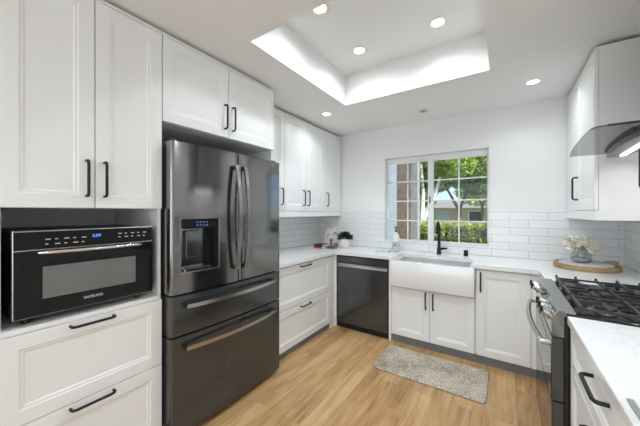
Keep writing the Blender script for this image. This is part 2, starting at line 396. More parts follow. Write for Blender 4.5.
# --- upper cabinets, left
UF = -1.962
def upper(y0, y1, doors, lab, hz=1.555):
    t = thing('wall_cabinet', lab, 'cabinet', ((LW+UF)/2, (y0+y1)/2, 1.335), 'upper cabinets on the left wall' )
    bm = B(); box(bm, LW+.0085, UF-.0205, y0, y1, 1.397, 2.452); obj('carcass', bm, M['cab'], t)
    bm = B(); box(bm, LW+.0085, UF-.004, y0, y1, 2.4525, 2.466); obj('top_trim', bm, M['cab'], t)
    bm = B(); box(bm, UF-.02, UF-.002, y0, y1, 1.335, 1.3965, .001); obj('valance', bm, M['cab'], t)
    for a, b, h in doors: door(t, '+X', UF, a, b, 1.40, 2.452, h, hz)
upper(1.806, 2.2465, [(1.806, 2.2465, 2.19)], 'white wall cabinet partly hidden behind the refrigerator')
upper(2.2475, 3.0235, [(2.2475, 2.633, 2.575), (2.633, 3.0235, 2.665)], 'white wall cabinet with two doors, middle of the upper row')
upper(3.0245, 3.475, [(3.0245, 3.475, 3.09)], 'white wall cabinet with one door, next to the window wall')
# --- upper cabinets, right
RF = .494
t = thing('wall_cabinet', 'white wall cabinet right of the window, beside the range hood', 'cabinet', (.69, 3.0, 1.335))
bm = B(); box(bm, RF+.0205, RW-.0085, 2.504, BW-.0085, 1.40, 2.4565); obj('carcass', bm, M['cab'], t)
bm = B(); box(bm, RF+.001, RW-.0085, 2.504, 2.5235, 1.335, 1.3995); box(bm, RF+.001, RF+.02, 2.524, BW-.0085, 1.335, 1.3995); obj('valance', bm, M['cab'], t)
bm = B(); box(bm, RF+.004, RW-.0085, 2.504, BW-.0085, 2.457, 2.471); obj('top_trim', bm, M['cab'], t)
door(t, '-X', RF, 2.507, 3.04, 1.402, 2.456, 2.99, 1.578, L=.178)
bm = B(); box(bm, RF+.001, RF+.02, 3.042, BW-.009, 1.402, 2.456, .001); obj('filler_panel', bm, M['cab'], t)
t = thing('wall_cabinet', 'white wall cabinet on the near side of the hood, only its handle in view', 'cabinet', (.69, 1.27, 1.335))
bm = B(); box(bm, RF+.0205, RW-.0085, .85, 1.68, 1.40, 2.4565); obj('carcass', bm, M['cab'], t)
bm = B(); box(bm, RF+.001, RF+.02, .85, 1.68, 1.335, 1.3995); obj('valance', bm, M['cab'], t)
door(t, '-X', RF, .852, 1.68, 1.402, 2.456, 1.645, 1.568)

# ------------------------------------------------------------------ text helper
def text_obj(s, size, mtx, m, parent, name='lettering', depth=.0004):
    c = bpy.data.curves.new('txt', 'FONT'); c.body = s; c.size = size; c.align_x = 'CENTER'; c.align_y = 'CENTER'; c.extrude = depth
    o = bpy.data.objects.new('txt', c); COL.objects.link(o)
    dg = bpy.context.evaluated_depsgraph_get(); me = bpy.data.meshes.new_from_object(o.evaluated_get(dg))
    bpy.data.objects.remove(o); bm = B(); bm.from_mesh(me); bpy.data.meshes.remove(me)
    bmesh.ops.transform(bm, matrix=mtx, verts=bm.verts)
    return obj(name, bm, m, parent)
# text on a plane facing +X: local x -> +Y, local y -> +Z
def facing_pX(x, y, z): return Matrix(((0,0,1,x),(1,0,0,y),(0,1,0,z),(0,0,0,1)))

# ------------------------------------------------------------------ fridge
t = thing('refrigerator', 'black stainless french-door refrigerator with water dispenser and two bottom drawers', 'refrigerator', (-1.97, 1.318, 0))
FY0, FY1, FYC = .856, 1.790, 1.332
def fx(y):
    return -1.600 - (.030 if y < 1.32 else .018)*((y-1.32)/.45)**2
def front(y0, y1, z0, z1, hole=None, xb=-1.755, r0=.022, r1=.012):
    """appliance front: bowed in plan, rounded at both ends; optional recess"""
    bm = B(); prof = []
    n = 4
    x0 = fx(y0+r0)
    prof.append((xb, y0)); prof.append((x0-r0, y0))
    for k in range(1, n): a = PI/2*k/n; prof.append((x0-r0+r0*math.sin(a), y0+r0-r0*math.cos(a)))
    ys = [y0+r0+(y1-r1-y0-r0)*k/14 for k in range(15)]
    if hole:
        ys = [y for y in ys if min(abs(y-hole[0]), abs(y-hole[1])) > .012] + [hole[0], hole[1]]; ys.sort()
    prof += [(fx(y), y) for y in ys]
    x1 = fx(y1-r1)
    for k in range(1, n): a = PI/2*k/n; prof.append((x1-r1+r1*math.cos(a), y1-r1+r1*math.sin(a)))
    prof.append((x1-r1, y1)); prof.append((xb, y1))
    zs = [z0, z1] if not hole else [z0, hole[2], hole[3], z1]
    rows = [[bm.verts.new((x, y, z)) for x, y in prof] for z in zs]
    for j in range(len(zs)-1):
        for i in range(len(prof)-1):
            if hole and j == 1 and prof[i][1] >= hole[0]-1e-6 and prof[i+1][1] <= hole[1]+1e-6: continue
            bm.faces.new((rows[j][i], rows[j][i+1], rows[j+1][i+1], rows[j+1][i]))
    bm.faces.new(rows[0]); bm.faces.new(rows[-1])
    bm.faces.new([rows[j][0] for j in range(len(zs))] + [rows[j][-1] for j in reversed(range(len(zs)))])
    if hole:
        xr = -1.685
        idx = [i for i, (x, y) in enumerate(prof) if hole[0]-1e-6 <= y <= hole[1]+1e-6 and x > -1.64]
        bk = [[bm.verts.new((xr, prof[i][1], zs[j])) for i in idx] for j in (1, 2)]
        for k in range(len(idx)-1):
            bm.faces.new((rows[1][idx[k]], rows[1][idx[k+1]], bk[0][k+1], bk[0][k]))
            bm.faces.new((rows[2][idx[k]], rows[2][idx[k+1]], bk[1][k+1], bk[1][k]))
            bm.faces.new((bk[0][k], bk[0][k+1], bk[1][k+1], bk[1][k]))
        for e in (0, -1): bm.faces.new((rows[1][idx[e]], rows[2][idx[e]], bk[1][e], bk[0][e]))
    return bm
bm = B(); box(bm, -2.33, -1.768, FY0+.003, FY1-.022, .03, 1.785, .004); obj('body', bm, mat('fridge_side', (.045,.045,.046), .45, metal=.3), t)
bm = B()
for y in (FY0+.06, FY1-.06):
    for x in (-1.80, -2.25): obj('foot', lathe(B(), [(.022, .0), (.022, .012), (.012, .013), (.012, .0295)], x, y, 12), M['blackplastic'], t)
HO = (.912, 1.165, 1.018, 1.347)
dl = obj('door', front(FY0, FYC-.003, .893, 1.815, HO), M['bss'], t, smooth=35)
dr = obj('door', front(FYC+.003, FY1, .893, 1.815), M['bss'], t, smooth=35)
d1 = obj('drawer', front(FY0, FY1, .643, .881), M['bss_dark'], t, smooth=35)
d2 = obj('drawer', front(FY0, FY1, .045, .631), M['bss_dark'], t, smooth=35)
bm = B(); box(bm, -1.767, -1.672, FY0+.012, FY1-.022, .60, .90); box(bm, -1.767, -1.672, FYC-.02, FYC+.02, .893, 1.80); obj('gasket', bm, M['darkgap'], t)
bm = B()
for y in (FY0+.03, FY1-.03): obj('hinge_cover', box(B(), -1.79, -1.66, y-.022, y+.022, 1.8155, 1.835, .004), M['blackplastic'], t)
# handles
def bow(p0, p1, out, n=14, rect=(.006, .011), up=Vector((1,0,0))):
    p0, p1 = Vector(p0), Vector(p1); pts = []
    for k in range(n+1):
        s = k/n; b = 1-(2*s-1)**2
        pts.append(p0.lerp(p1, s)+Vector((out*b, 0, 0)))
    return sweep(B(), pts, 0, rect=rect, up=up)
for y, d in ((1.289, dl), (1.364, dr)):
    h = obj('handle', bow((-1.572, y, .985), (-1.572, y, 1.72), .042, rect=(.013, .007)), M['handle_steel'], d, smooth=30)
    for z in (1.0, 1.705): obj('handle_mount', box(B(), fx(y)+.001, -1.576, y-.011, y+.011, z-.016, z+.016, .002), M['blackplastic'], d)
for z, d in ((.823, d1), (.571, d2)):
    obj('handle', bow((-1.578, .925, z), (-1.578, 1.70, z), .042, rect=(.012, .007)), M['steel'], d, smooth=30)
    for y in (.937, 1.688): obj('handle_mount', box(B(), fx(y)+.001, -1.582, y-.014, y+.014, z-.010, z+.010, .002), M['blackplastic'], d)
# dispenser
bm = B(); y0, y1, z0, z1 = HO
box(bm, fx(y0)-.004, fx(y0)+.003, y0-.002, y0+.003, z0-.004, z1+.003); box(bm, fx(y1)-.004, fx(y1)+.003, y1-.003, y1+.003, z0-.004, z1+.003)
sweep(bm, [(fx(y), y, z0) for y in [y0+(y1-y0)*k/8 for k in range(9)]], 0, rect=(.004, .004))
obj('dispenser_frame', bm, M['steel'], dl)
bm = B(); box(bm, -1.683, -1.675, y0+.002, y1-.076, z0+.021, z1-.061); obj('dispenser_back', bm, M['bss'], dl)
bm = B(); box(bm, -1.684, -1.612, y0+.004, y1-.004, z1-.060, z1-.001, .004); ds = obj('dispenser_console', bm, M['glossblack'], dl)
bm = B()
ic = mat('icon_blue', (.05,.08,.2), .3, emit=((.2,.35,.8), .12))
for k in range(4):
    for j in range(2): box(bm, -1.6118, -1.6112, y0+.095+k*.022, y0+.108+k*.022, z1-.046+j*.020, z1-.036+j*.020, .0)
obj('dispenser_display', bm, ic, ds)
bm = B(); box(bm, -1.684, -1.676, y1-.075, y1-.003, z0+.021, z1-.061); obj('dispenser_side', bm, M['glossblack'], dl)
bm = B(); box(bm, -1.674, -1.650, y0+.05, y0+.135, z0+.085, z1-.075, .004); box(bm, -1.6505, -1.648, y0+.062, y0+.123, z0+.095, z1-.085); obj('dispenser_paddle', bm, M['bss'], dl)
bm = B(); box(bm, -1.684, -1.625, y0+.004, y1-.046, z0+.006, z0+.02, .003); obj('drip_tray', bm, M['bss'], dl)
text_obj('SAMSUNG', .016, facing_pX(fx(1.69)+.0006, 1.69, 1.775), M['steel'], dr, 'logo')

# ------------------------------------------------------------------ microwave
t = thing('microwave_oven', 'black built-in microwave oven in the open niche of the tall cabinet', 'microwave', (-1.9, .513, .894))
MX = -1.705; m0, m1, mz0, mz1 = .238, .788, .928, 1.308
bm = B(); box(bm, -2.20, MX-.035, m0+.004, m1-.004, mz0+.004, mz1-.002, .003); obj('body', bm, mat('microwave_case', (.05,.05,.05), .4, metal=.5), t)
bm = B()
for y in (m0+.05, m1-.05):
    for x in (-1.78, -2.15): obj('foot', lathe(B(), [(.014, .8945), (.014, mz0+.0035)], x, y, 12), M['blackplastic'], t)
bm = B(); box(bm, MX-.034, MX-.005, m0, m1, mz0, mz1, .003); obj('trim_frame', bm, M['steel'], t)
zc = 1.222
bm = B(); box(bm, MX-.006, MX, m0+.004, m1-.001, zc+.003, mz1-.005, .001); cp = obj('control_panel', bm, M['glossblack'], t)
bm = B(); box(bm, MX-.006, MX+.002, m0+.004, m1-.001, mz0+.005, zc-.002, .001); dd = obj('door', bm, M['glossblack'], t)
bm = B(); box(bm, MX+.0021, MX+.0028, .329, .699, 1.004, 1.147)
obj('door_window', bm, mat('microwave_window', (.26,.26,.255), .14, metal=.8), dd)
bm = B(); pts = [(MX+.002, m0+.075, zc-.012), (MX+.030, m0+.085, zc-.010), (MX+.036, m0+.11, zc-.010)] + [(MX+.036+.010*math.sin(PI*k/8), m0+.11+(m1-m0-.21)*k/8, zc-.010) for k in range(1, 8)] + [(MX+.036, m1-.10, zc-.010), (MX+.030, m1-.075, zc-.010), (MX+.002, m1-.065, zc-.012)]
sweep(bm, pts, .0075, 10); obj('handle', bm, M['chrome'], dd, smooth=60)
mk = mat('panel_marks', (.6,.6,.6), .5)
bm = B()
for k in range(5):
    for j in range(2): box(bm, MX+.0001, MX+.0004, m0+.10+k*.032, m0+.10+k*.032+.010+.008*((k+j) % 2), zc+.022+j*.022, zc+.026+j*.022)
obj('button_marks', bm, mk, cp); bm = B()
for k in range(5):
    for j in range(2): box(bm, MX+.0001, MX+.0004, m1-.17+k*.03, m1-.17+k*.03+.010+.006*((k+j) % 2), zc+.034+j*.018, zc+.038+j*.018)
obj('button_marks', bm, mk, cp)
text_obj('3:09', .021, facing_pX(MX+.0006, .524, 1.272), mat('clock_blue', (.05,.1,.5), .4, emit=((.12,.3,1), 1.1)), cp, 'clock_display')
text_obj('SAMSUNG', .017, facing_pX(MX+.0031, .5117, .972), mat('logo_white', (.75,.75,.75), .4), dd, 'logo')

# ------------------------------------------------------------------ dishwasher
t = thing('dishwasher', 'black stainless dishwasher between the left drawers and the sink', 'dishwasher', (-1.365, 3.15, 0))
bm = B(); box(bm, -1.690, -1.0385, BF+.004, BW-.02, .10, .872); box(bm, -1.692, -1.0385, BF+.03, BF+.06, 0, .0995); obj('body', bm, M['darkgap'], t)
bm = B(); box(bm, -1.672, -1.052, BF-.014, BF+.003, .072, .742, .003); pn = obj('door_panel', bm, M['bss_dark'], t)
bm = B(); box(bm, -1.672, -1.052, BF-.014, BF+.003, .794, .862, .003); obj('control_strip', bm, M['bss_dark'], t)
bm = B(); prism(bm, [(BF+.003, .742), (BF-.013, .742), (BF-.003, .762), (BF-.003, .779), (BF+.003, .779)], -1.672, -1.052, 'x'); obj('handle', bm, M['steel'], pn)

# ------------------------------------------------------------------ sink + faucet
t = thing('farmhouse_sink', 'white apron-front farmhouse sink below the window', 'sink', (-.617, 3.0, .603))
bm = B()
sx0, sx1, sy0, sy1, sz0, sz1 = -.9935, -.2425, 2.846, 3.255, .603, .878
outer = lambda z, i=0: [(-.9935+i, sy0+i, z), (-.2425-i, sy0+i, z), (-.2425-i, sy1-i, z), (-.9935+i, sy1-i, z)]
rings = [outer(sz0+.004, .004), outer(sz0+.012), outer(sz1-.008), outer(sz1-.002, .003), outer(sz1, .009), outer(sz1, .024), outer(sz1-.004, .030), outer(sz0+.06, .034), outer(sz0+.03, .05), outer(sz0+.028, .14)]
rv = [[bm.verts.new(p) for p in r] for r in rings]
for a, b in zip(rv, rv[1:]):
    for i in range(4): bm.faces.new((a[i], a[(i+1) % 4], b[(i+1) % 4], b[i]))
bm.faces.new(rv[0]); bm.faces.new(rv[-1]); obj('basin', bm, M['sinkw'], t, smooth=40)
bm = B(); box(bm, -1.0125, -.2225, sy0+.002, sy0+.03, sz0+.004, sz1-.001, .006, 3); obj('apron', bm, M['sinkw'], t, smooth=40)
bm = B(); lathe(bm, [(.045, .6315), (.045, .636), (.03, .634), (.0, .633)], -.617, 3.05, 24, cap1=False); obj('drain', bm, M['steel'], t)
t = thing('faucet', 'matte black gooseneck kitchen faucet behind the sink', 'faucet', (-.61, 3.30, .914))
bm = B(); fx0, fy0 = -.61, 3.33
lathe(bm, [(.030, .9143), (.030, .920), (.023, .925), (.022, .985), (.019, .99)], fx0, fy0, 20); obj('base', bm, M['black'], t, smooth=40)
bm = B(); pts = [(fx0, fy0, .985), (fx0, fy0, 1.17)] + [(fx0, fy0-.05+.05*math.cos(a), 1.225+.05*math.sin(a)) for a in [PI*k/10 for k in range(0, 11)]] + [(fx0, fy0-.102, 1.21)]
sweep(bm, pts, [.017, .0135]+[.012]*12, 14); obj('spout', bm, M['black'], t, smooth=60)
bm = B(); sweep(bm, [(fx0, fy0-.102, 1.212), (fx0, fy0-.106, 1.15)], [.014, .017], 14); obj('spray_head', bm, M['black'], t, smooth=40)
bm = B(); sweep(bm, [(fx0+.018, fy0, .975), (fx0+.045, fy0, .98), (fx0+.085, fy0-.005, .985)], [.015, .013, .009], 12); obj('lever', bm, M['black'], t, smooth=40)
bm = B(); lathe(bm, [(.026, .9143), (.026, .918), (.022, .920), (.021, .972), (.017, .978)], -.342, 3.34, 20)
tag(obj('air_gap_cap', bm, M['black'], origin=(-.342, 3.34, .914), smooth=40), 'short black cylindrical cap on the counter right of the faucet', 'air gap')

# soap bottle
t = thing('soap_bottle', 'clear soap bottle with white upper half and black pump left of the sink', 'bottle', (-1.085, 3.27, .914))
bx, by = -1.085, 3.27
bm = B(); lathe(bm, [(.036, .9143), (.043, .918), (.044, 1.03)], bx, by, cap1=True); bb = obj('bottle_body', bm, M['clearplastic'], t, smooth=40)
bm = B(); lathe(bm, [(.0445, 1.031), (.046, 1.055), (.043, 1.085), (.030, 1.118), (.015, 1.14), (.013, 1.15)], bx, by); obj('shoulder', bm, M['plate'], t, smooth=60)
bm = B(); lathe(bm, [(.041, .920), (.041, .985)], bx, by); obj('liquid', bm, mat('soap_liquid', (.72,.73,.72), .2), bb, smooth=40)
bm = B(); box(bm, bx-.018, bx+.018, by-.0455, by-.0445, .985, 1.005); obj('label', bm, mat('label_grey', (.25,.25,.26), .5), bb)
bm = B(); lathe(bm, [(.016, 1.151), (.016, 1.168), (.006, 1.170), (.006, 1.20), (.010, 1.201), (.010, 1.212)], bx, by, 14); box(bm, bx-.008, bx+.008, by-.045, by, 1.2, 1.211, .002); obj('pump', bm, M['blackplastic'], t, smooth=30)

# folded cloth
bm = B(); cloth = mat('pale_blue_cloth', (.62,.70,.84), .9, noise=.12, nscale=60, bump=.4)
for k in range(3): box(bm, -1.305+.004*k, -1.13-.003*k, 3.13+.004*k, 3.26-.004*k, .9145+.0062*k, .9205+.0062*k, .0025)
bmesh.ops.rotate(bm, verts=bm.verts, cent=(-1.22, 3.2, .92), matrix=Matrix.Rotation(math.radians(6), 3, 'Z'))
tag(obj('folded_cloth', bm, cloth, origin=(-1.22, 3.2, .914)), 'folded pale blue cloth on the counter left of the soap bottle', 'cloth')

# potted plant
t = thing('potted_plant', 'small bushy green plant in a white pot on the left counter corner', 'plant', (-1.76, 3.215, .914))
px, py = -1.76, 3.215
bm = B(); lathe(bm, [(.052, .9143), (.060, .925), (.077, .985), (.079, 1.03), (.076, 1.036), (.070, 1.03), (.068, 1.0)], px, py); pot = obj('pot', bm, M['ceram'], t, smooth=50)
bm = B(); lathe(bm, [(.066, 1.0), (.066, 1.012)], px, py); obj('soil', bm, mat('soil', (.05,.035,.025), .9), pot)
def leaves(n, fn, size, curl=.25):
    vs, fs = [], []
    for _ in range(n):
        p, d = fn(); s = size*random.uniform(.7, 1.3)
        d = Vector(d).normalized(); side = d.cross(Vector((random.gauss(0,1), random.gauss(0,1), random.gauss(0,1)))).normalized(); nn = d.cross(side)
        i = len(vs); p = Vector(p)
        vs += [p, p+d*s*.5+side*s*.32+nn*s*curl*.4, p+d*s, p+d*s*.5-side*s*.32+nn*s*curl*.4, p+d*s*.5-nn*s*.06]
        fs += [(i, i+1, i+4), (i+1, i+2, i+4), (i+2, i+3, i+4), (i+3, i, i+4)]
    return vs, fs
def leaf_obj(name, n, fn, size, m, parent=None, origin=None):
    vs, fs = leaves(n, fn, size); me = bpy.data.meshes.new(name)
    o0 = Vector(origin) if origin else (base(parent) if parent else Vector((0,0,0)))
    me.from_pydata([v-o0 for v in vs], [], fs); me.materials.append(m)
    o = bpy.data.objects.new(name, me); COL.objects.link(o)
    if parent: o.parent = parent
    else: o.location = o0
    return o
def pl():
    a = random.uniform(0, 2*PI); e = random.uniform(-.25, 1.45); r = random.uniform(.3, 1)
    d = Vector((math.cos(a)*math.cos(e), math.sin(a)*math.cos(e), math.sin(e)*.75))
    return Vector((px, py, 1.035)) + Vector((d.x*.095*r, d.y*.085*r, max(d.z, -.3)*.085*r+.01)), d+Vector((0,0,.1))
leaf_obj('foliage', 420, pl, .034, mat('plant_leaf', (.018,.055,.03), .5, noise=.4, nscale=40), t)

# books, card, jar
def book(x0, x1, y0, y1, z0, z1, col, rot, lab):
    cx, cy = (x0+x1)/2, (y0+y1)/2
    R = Matrix.Rotation(rot, 3, 'Z'); t = thing('book', lab, 'book', (cx, cy, z0), 'books lying on the left counter corner')
    bm = B(); box(bm, x0, x1, y0, y1, z0, z0+.003); box(bm, x0, x1, y0, y1, z1-.003, z1); box(bm, x0, x1, y0, y0+.003, z0, z1)
    bmesh.ops.rotate(bm, verts=bm.verts, cent=(cx, cy, z0), matrix=R); obj('cover', bm, col, t)
    bm = B(); box(bm, x0+.003, x1-.004, y0+.0035, y1-.004, z0+.003, z1-.003)
    bmesh.ops.rotate(bm, verts=bm.verts, cent=(cx, cy, z0), matrix=R); obj('pages', bm, mat('book_pages', (.75,.72,.66), .8), t)
book(-2.09, -1.94, 2.98, 3.16, .9145, .938, mat('book_red', (.42,.06,.07), .5), -.25, 'red book at the bottom of the small stack in the left corner')
book(-2.085, -1.945, 2.98, 3.15, .9385, .965, mat('book_dark', (.05,.045,.05), .5), -.12, 'dark book on top of the small stack in the left corner')
book(-1.935, -1.82, 3.03, 3.13, .9145, .935, mat('book_grey', (.10,.10,.10), .5), .2, 'small dark grey book beside the stack, in front of the card')
bm = B(); R = Matrix.Rotation(math.radians(-5), 3, 'X') 
def printed():
    m, t, p = new_mat('printed_card'); L = t.links
    tc = t.nodes.new('ShaderNodeTexCoord'); v = t.nodes.new('ShaderNodeTexNoise'); v.inputs['Scale'].default_value = 14; v.inputs['Detail'].default_value = 2
    r = t.nodes.new('ShaderNodeValToRGB'); r.color_ramp.interpolation = 'EASE'; e = r.color_ramp.elements
    e[0].position = .56; e[0].color = (.80,.77,.72,1); e[1].position = .66; e[1].color = (.20,.22,.2,1)
    L.new(tc.outputs['Object'], v.inputs[0]); L.new(v.outputs[0], r.inputs[0]); L.new(r.outputs[0], p.inputs['Base Color']); p.inputs['Roughness'].default_value = .5
    return m
box(bm, -2.10, -1.925, 3.262, 3.272, .9145, 1.165)
bmesh.ops.rotate(bm, verts=bm.verts, cent=(-2.01, 3.272, .9145), matrix=R)
bmesh.ops.translate(bm, verts=bm.verts, vec=(0, .0, .0015))
tag(obj('printed_card', bm, printed(), origin=(-2.01, 3.27, .914)), 'white printed card standing upright behind the books, left of the plant', 'card')
t = thing('candle_jar', 'small orange candle jar between the card and the plant pot', 'candle', (-1.885, 3.20, .914))
bm = B(); lathe(bm, [(.024, .9143), (.027, .918), (.027, .965)], -1.878, 3.19, 20); obj('jar', bm, mat('amber_glass', (.55,.17,.05), .15, coat=.5), t, smooth=40)
bm = B(); lathe(bm, [(.028, .966), (.028, .978)], -1.878, 3.19, 20); obj('lid', bm, mat('jar_lid', (.45,.42,.36), .4), t, smooth=40)
t = thing('figurine', 'small brown figurine standing in front of the printed card', 'figurine', (-1.985, 3.235, .914))
bm = B(); lathe(bm, [(.026, .9143), (.028, .93), (.020, .955), (.012, .975), (.020, .990), (.022, 1.010), (.012, 1.027)], -1.975, 3.225, 18); obj('body', bm, mat('brown_ceramic', (.30,.19,.13), .4, noise=.3, nscale=30), t, smooth=60)

# outlets
def outlet(face, plane, u, z, lab):
    f = F(face, plane); a, b = f(u-.035, .0005, z-.057), f(u+.035, .006, z+.057)
    lo = [min(p, q) for p, q in zip(a, b)]; hi = [max(p, q) for p, q in zip(a, b)]
    c = [(p+q)/2 for p, q in zip(lo, hi)]; t = thing('outlet', lab, 'outlet', c)
    bm = B(); box(bm, lo[0], hi[0], lo[1], hi[1], lo[2], hi[2], .002); obj('cover_plate', bm, M['plate'], t)
    for dz in (-.022, .022):
        a, b = f(u-.016, .0062, z+dz-.014), f(u+.016, .0085, z+dz+.014)
        bm = B(); box(bm, min(a[0],b[0]), max(a[0],b[0]), min(a[1],b[1]), max(a[1],b[1]), min(a[2],b[2]), max(a[2],b[2]), .001); obj('receptacle', bm, M['ceram'], t)
outlet('+X', LW+.008, 2.62, 1.21, 'white outlet on the left tile wall below the upper cabinets')
outlet('-Y', BW-.008, -1.72, 1.25, 'white outlet on the tile wall between plant and window')

# ------------------------------------------------------------------ range
t = thing('gas_range', 'black stainless gas range with cast iron grates and chrome knobs', 'stove', (.55, 2.064, 0))
ry0, ry1 = 1.684, 2.446
bm = B(); box(bm, .232, .872, ry0+.003, ry1-.003, .03, .905, .003); obj('body', bm, M['enamel'], t)
bm = B()
for y in (ry0+.05, ry1-.05):
    for x in (.29, .83): obj('foot', lathe(B(), [(.018, .0), (.018, .0295)], x, y, 12), M['blackplastic'], t)
bm = B(); prism(bm, [(.190, .806), (.186, .815), (.186, .890), (.214, .929), (.272, .932), (.272, .9225), (.240, .9225), (.240, .906), (.2315, .905), (.2315, .806)], ry0, ry1, 'y'); cpn = obj('control_panel', bm, M['bss'], t)
bm = B(); box(bm, .241, .876, ry0, ry1, .906, .922, .003); deck = obj('cooktop', bm, M['enamel'], t)
# display on panel
ax = Vector((-.039, 0, .028)).normalized(); pm = Vector((.200, 0, .9095))
bm = B()
q = [pm + ax*.0006 + Vector((.014*s, y, .0195*s)) for s, y in ((-1, 1.98), (1, 1.98), (1, 2.17), (-1, 2.17))]
q2 = [p - ax*.004 for p in q]; vv = [bm.verts.new(p) for p in q]; v2 = [bm.verts.new(p) for p in q2]
bm.faces.new(vv); bm.faces.new(v2)
for i in range(4): bm.faces.new((vv[i], vv[(i+1) % 4], v2[(i+1) % 4], v2[i]))
obj('display', bm, M['glossblack'], cpn)
for y in (1.745, 1.835, 1.925, 2.27, 2.36):
    kax = Vector((-.88, 0, .47)).normalized(); c = Vector((.192, y, .888))
    k = obj('knob', sweep(B(), [c, c+kax*.010, c+kax*.011, c+kax*.036, c+kax*.040], [.026, .026, .021, .020, .016], 20), M['knob'], cpn, smooth=40)
    bm = B(); g = c+kax*.041; box(bm, g.x-.010, g.x+.004, g.y-.006, g.y+.006, g.z-.018, g.z+.018, .002); obj('knob_grip', bm, M['black'], k)
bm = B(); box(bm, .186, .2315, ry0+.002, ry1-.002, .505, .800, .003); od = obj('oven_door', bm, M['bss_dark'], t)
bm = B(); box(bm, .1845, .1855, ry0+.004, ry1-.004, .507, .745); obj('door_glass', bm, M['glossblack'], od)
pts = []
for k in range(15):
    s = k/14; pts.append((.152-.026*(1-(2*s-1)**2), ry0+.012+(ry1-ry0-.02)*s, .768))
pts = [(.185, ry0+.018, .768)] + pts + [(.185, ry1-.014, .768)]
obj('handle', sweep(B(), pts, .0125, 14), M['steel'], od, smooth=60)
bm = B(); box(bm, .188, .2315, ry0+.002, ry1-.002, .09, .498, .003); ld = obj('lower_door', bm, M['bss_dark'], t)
bm = B(); box(bm, .1865, .1875, ry0+.004, ry1-.004, .10, .49); obj('door_glass', bm, M['glossblack'], ld)
# burners and grates
for x, y, r in ((.40, 1.83, .045), (.72, 1.83, .036), (.56, 2.065, .05), (.40, 2.30, .036), (.72, 2.30, .045)):
    bm = B(); lathe(bm, [(r+.02, .9222), (r+.02, .925), (r, .927), (r, .934), (r*.6, .935)], x, y, 24); br = obj('burner', bm, M['steel'], t, smooth=30)
    bm = B(); lathe(bm, [(r*.85, .9352), (r*.9, .938), (r*.85, .943), (r*.2, .944)], x, y, 24); obj('burner_cap', bm, M['iron'], br, smooth=30)
gz = .960
for g in range(3):
    y0 = ry0+.022+g*.2405; y1 = y0+.235; x0, x1 = .292, .862; bm = B(); w = .006
    def bar(a, b): sweep(bm, [(a[0], a[1], gz-.006), (b[0], b[1], gz-.006)], 0, rect=(w, .006))
    ym = (y0+y1)/2; bar((x0, y0), (x0, y1)); bar((x1, y0), (x1, y1)); [sweep(bm, [(x0, yy, gz-.014), (x1, yy, gz-.014)], 0, rect=(w, .005)) for yy in (y0+.006, y1-.006)]
    ym = (y0+y1)/2
    for k in range(1, 6):
        x = x0+k*.095; c = abs(x-.40) < .05 or abs(x-.72) < .05 or (g == 1 and k == 3)
        if c: bar((x, y0), (x, ym-.035)); bar((x, ym+.035), (x, y1))
        else: bar((x, y0), (x, y1))
    bar((x0, ym), (x0+.09, ym)); bar((x1-.09, ym), (x1, ym)); bar(((x0+x1)/2-.08, ym), ((x0+x1)/2+.08, ym))
    for x in (x0+.006, (x0+x1)/2, x1-.006):
        for y in (y0+.006, y1-.006): box(bm, x-.008, x+.008, y-.007, y+.007, .9222, gz-.004, .002)
    for k in range(7):
        x = x0+k*.095; box(bm, x-.006, x+.006, y1-.014, y1-.002, gz-.004, gz+.008, .002)
    obj('grate', bm, M['iron'], t)

# ------------------------------------------------------------------ hood
t = thing('range_hood', 'wall-mounted range hood with a smoked glass canopy above the stove', 'range hood', (.70, 2.09, 1.71))
hz = 1.763
def arc(pts): return pts
gp = [(.60, 1.687), (.372, 1.687), (.350, 1.692), (.337, 1.705), (.330, 1.73), (.329, 1.80), (.332, 1.95), (.340, 2.13), (.352, 2.31), (.370, 2.48), (.374, 2.489), (.60, 2.489)]
bm = B(); prism(bm, gp, hz, hz+.006); gl = obj('glass_canopy', bm, M['hoodglass'], t)
bm = B(); sweep(bm, [(x-.0012, y, hz+.003) for x, y in gp[1:11]], 0, rect=(.0012, .0035)); obj('glass_edge', bm, mat('dark_glass_edge', (.06,.065,.06), .2), gl)
bm = B(); box(bm, .372, .60, 1.6835, 1.6865, hz-.002, hz+.008); obj('canopy_trim', bm, M['black'], t)
bm = B(); bp = [(.885, 1.93), (.60, 1.80), (.478, 1.688), (.470, 1.75), (.466, 1.85), (.468, 1.95), (.476, 2.08), (.488, 2.20), (.506, 2.315), (.586, 2.285), (.60, 2.25), (.62, 2.20), (.885, 2.20)]
bp2 = [(.60, 1.80), (.484, 1.69), (.474, 1.75), (.470, 1.85), (.472, 1.95), (.480, 2.08), (.492, 2.20), (.508, 2.315), (.575, 2.30), (.60, 2.10)]
prism(bm, bp2, 1.712, hz-.001); box(bm, .601, RW-.0095, 1.94, 2.20, 1.72, hz-.001); bd = obj('body', bm, mat('hood_steel', (.17,.17,.168), .35, metal=1), t)
bm = B(); prism(bm, [(.4655, 1.75), (.461, 1.85), (.463, 1.95), (.471, 2.08), (.483, 2.20), (.500, 2.32), (.507, 2.318), (.4915, 2.20), (.4795, 2.08), (.4715, 1.95), (.4695, 1.85), (.474, 1.75)], hz-.016, hz-.0012); obj('front_rim', bm, M['black'], t)
bm = B(); sweep(bm, [(.532, 1.80, 1.709), (.556, 2.24, 1.709)], 0, rect=(.011, .002)); obj('light_strip', bm, mat('hood_led', (1,1,1), .4, emit=((1,1,.98), 3)), bd)
bm = B(); box(bm, .66, RW-.0095, 1.95, 2.19, hz+.007, CZ-.004, .002); obj('chimney', bm, mat('hood_chimney', (.45,.45,.445), .3, metal=1), t)
lamp('hood_lamp', 'AREA', (0, 0, -.012), 1.0, (0,0,0), parent=t, shape='RECTANGLE', size=.03, size_y=.4)

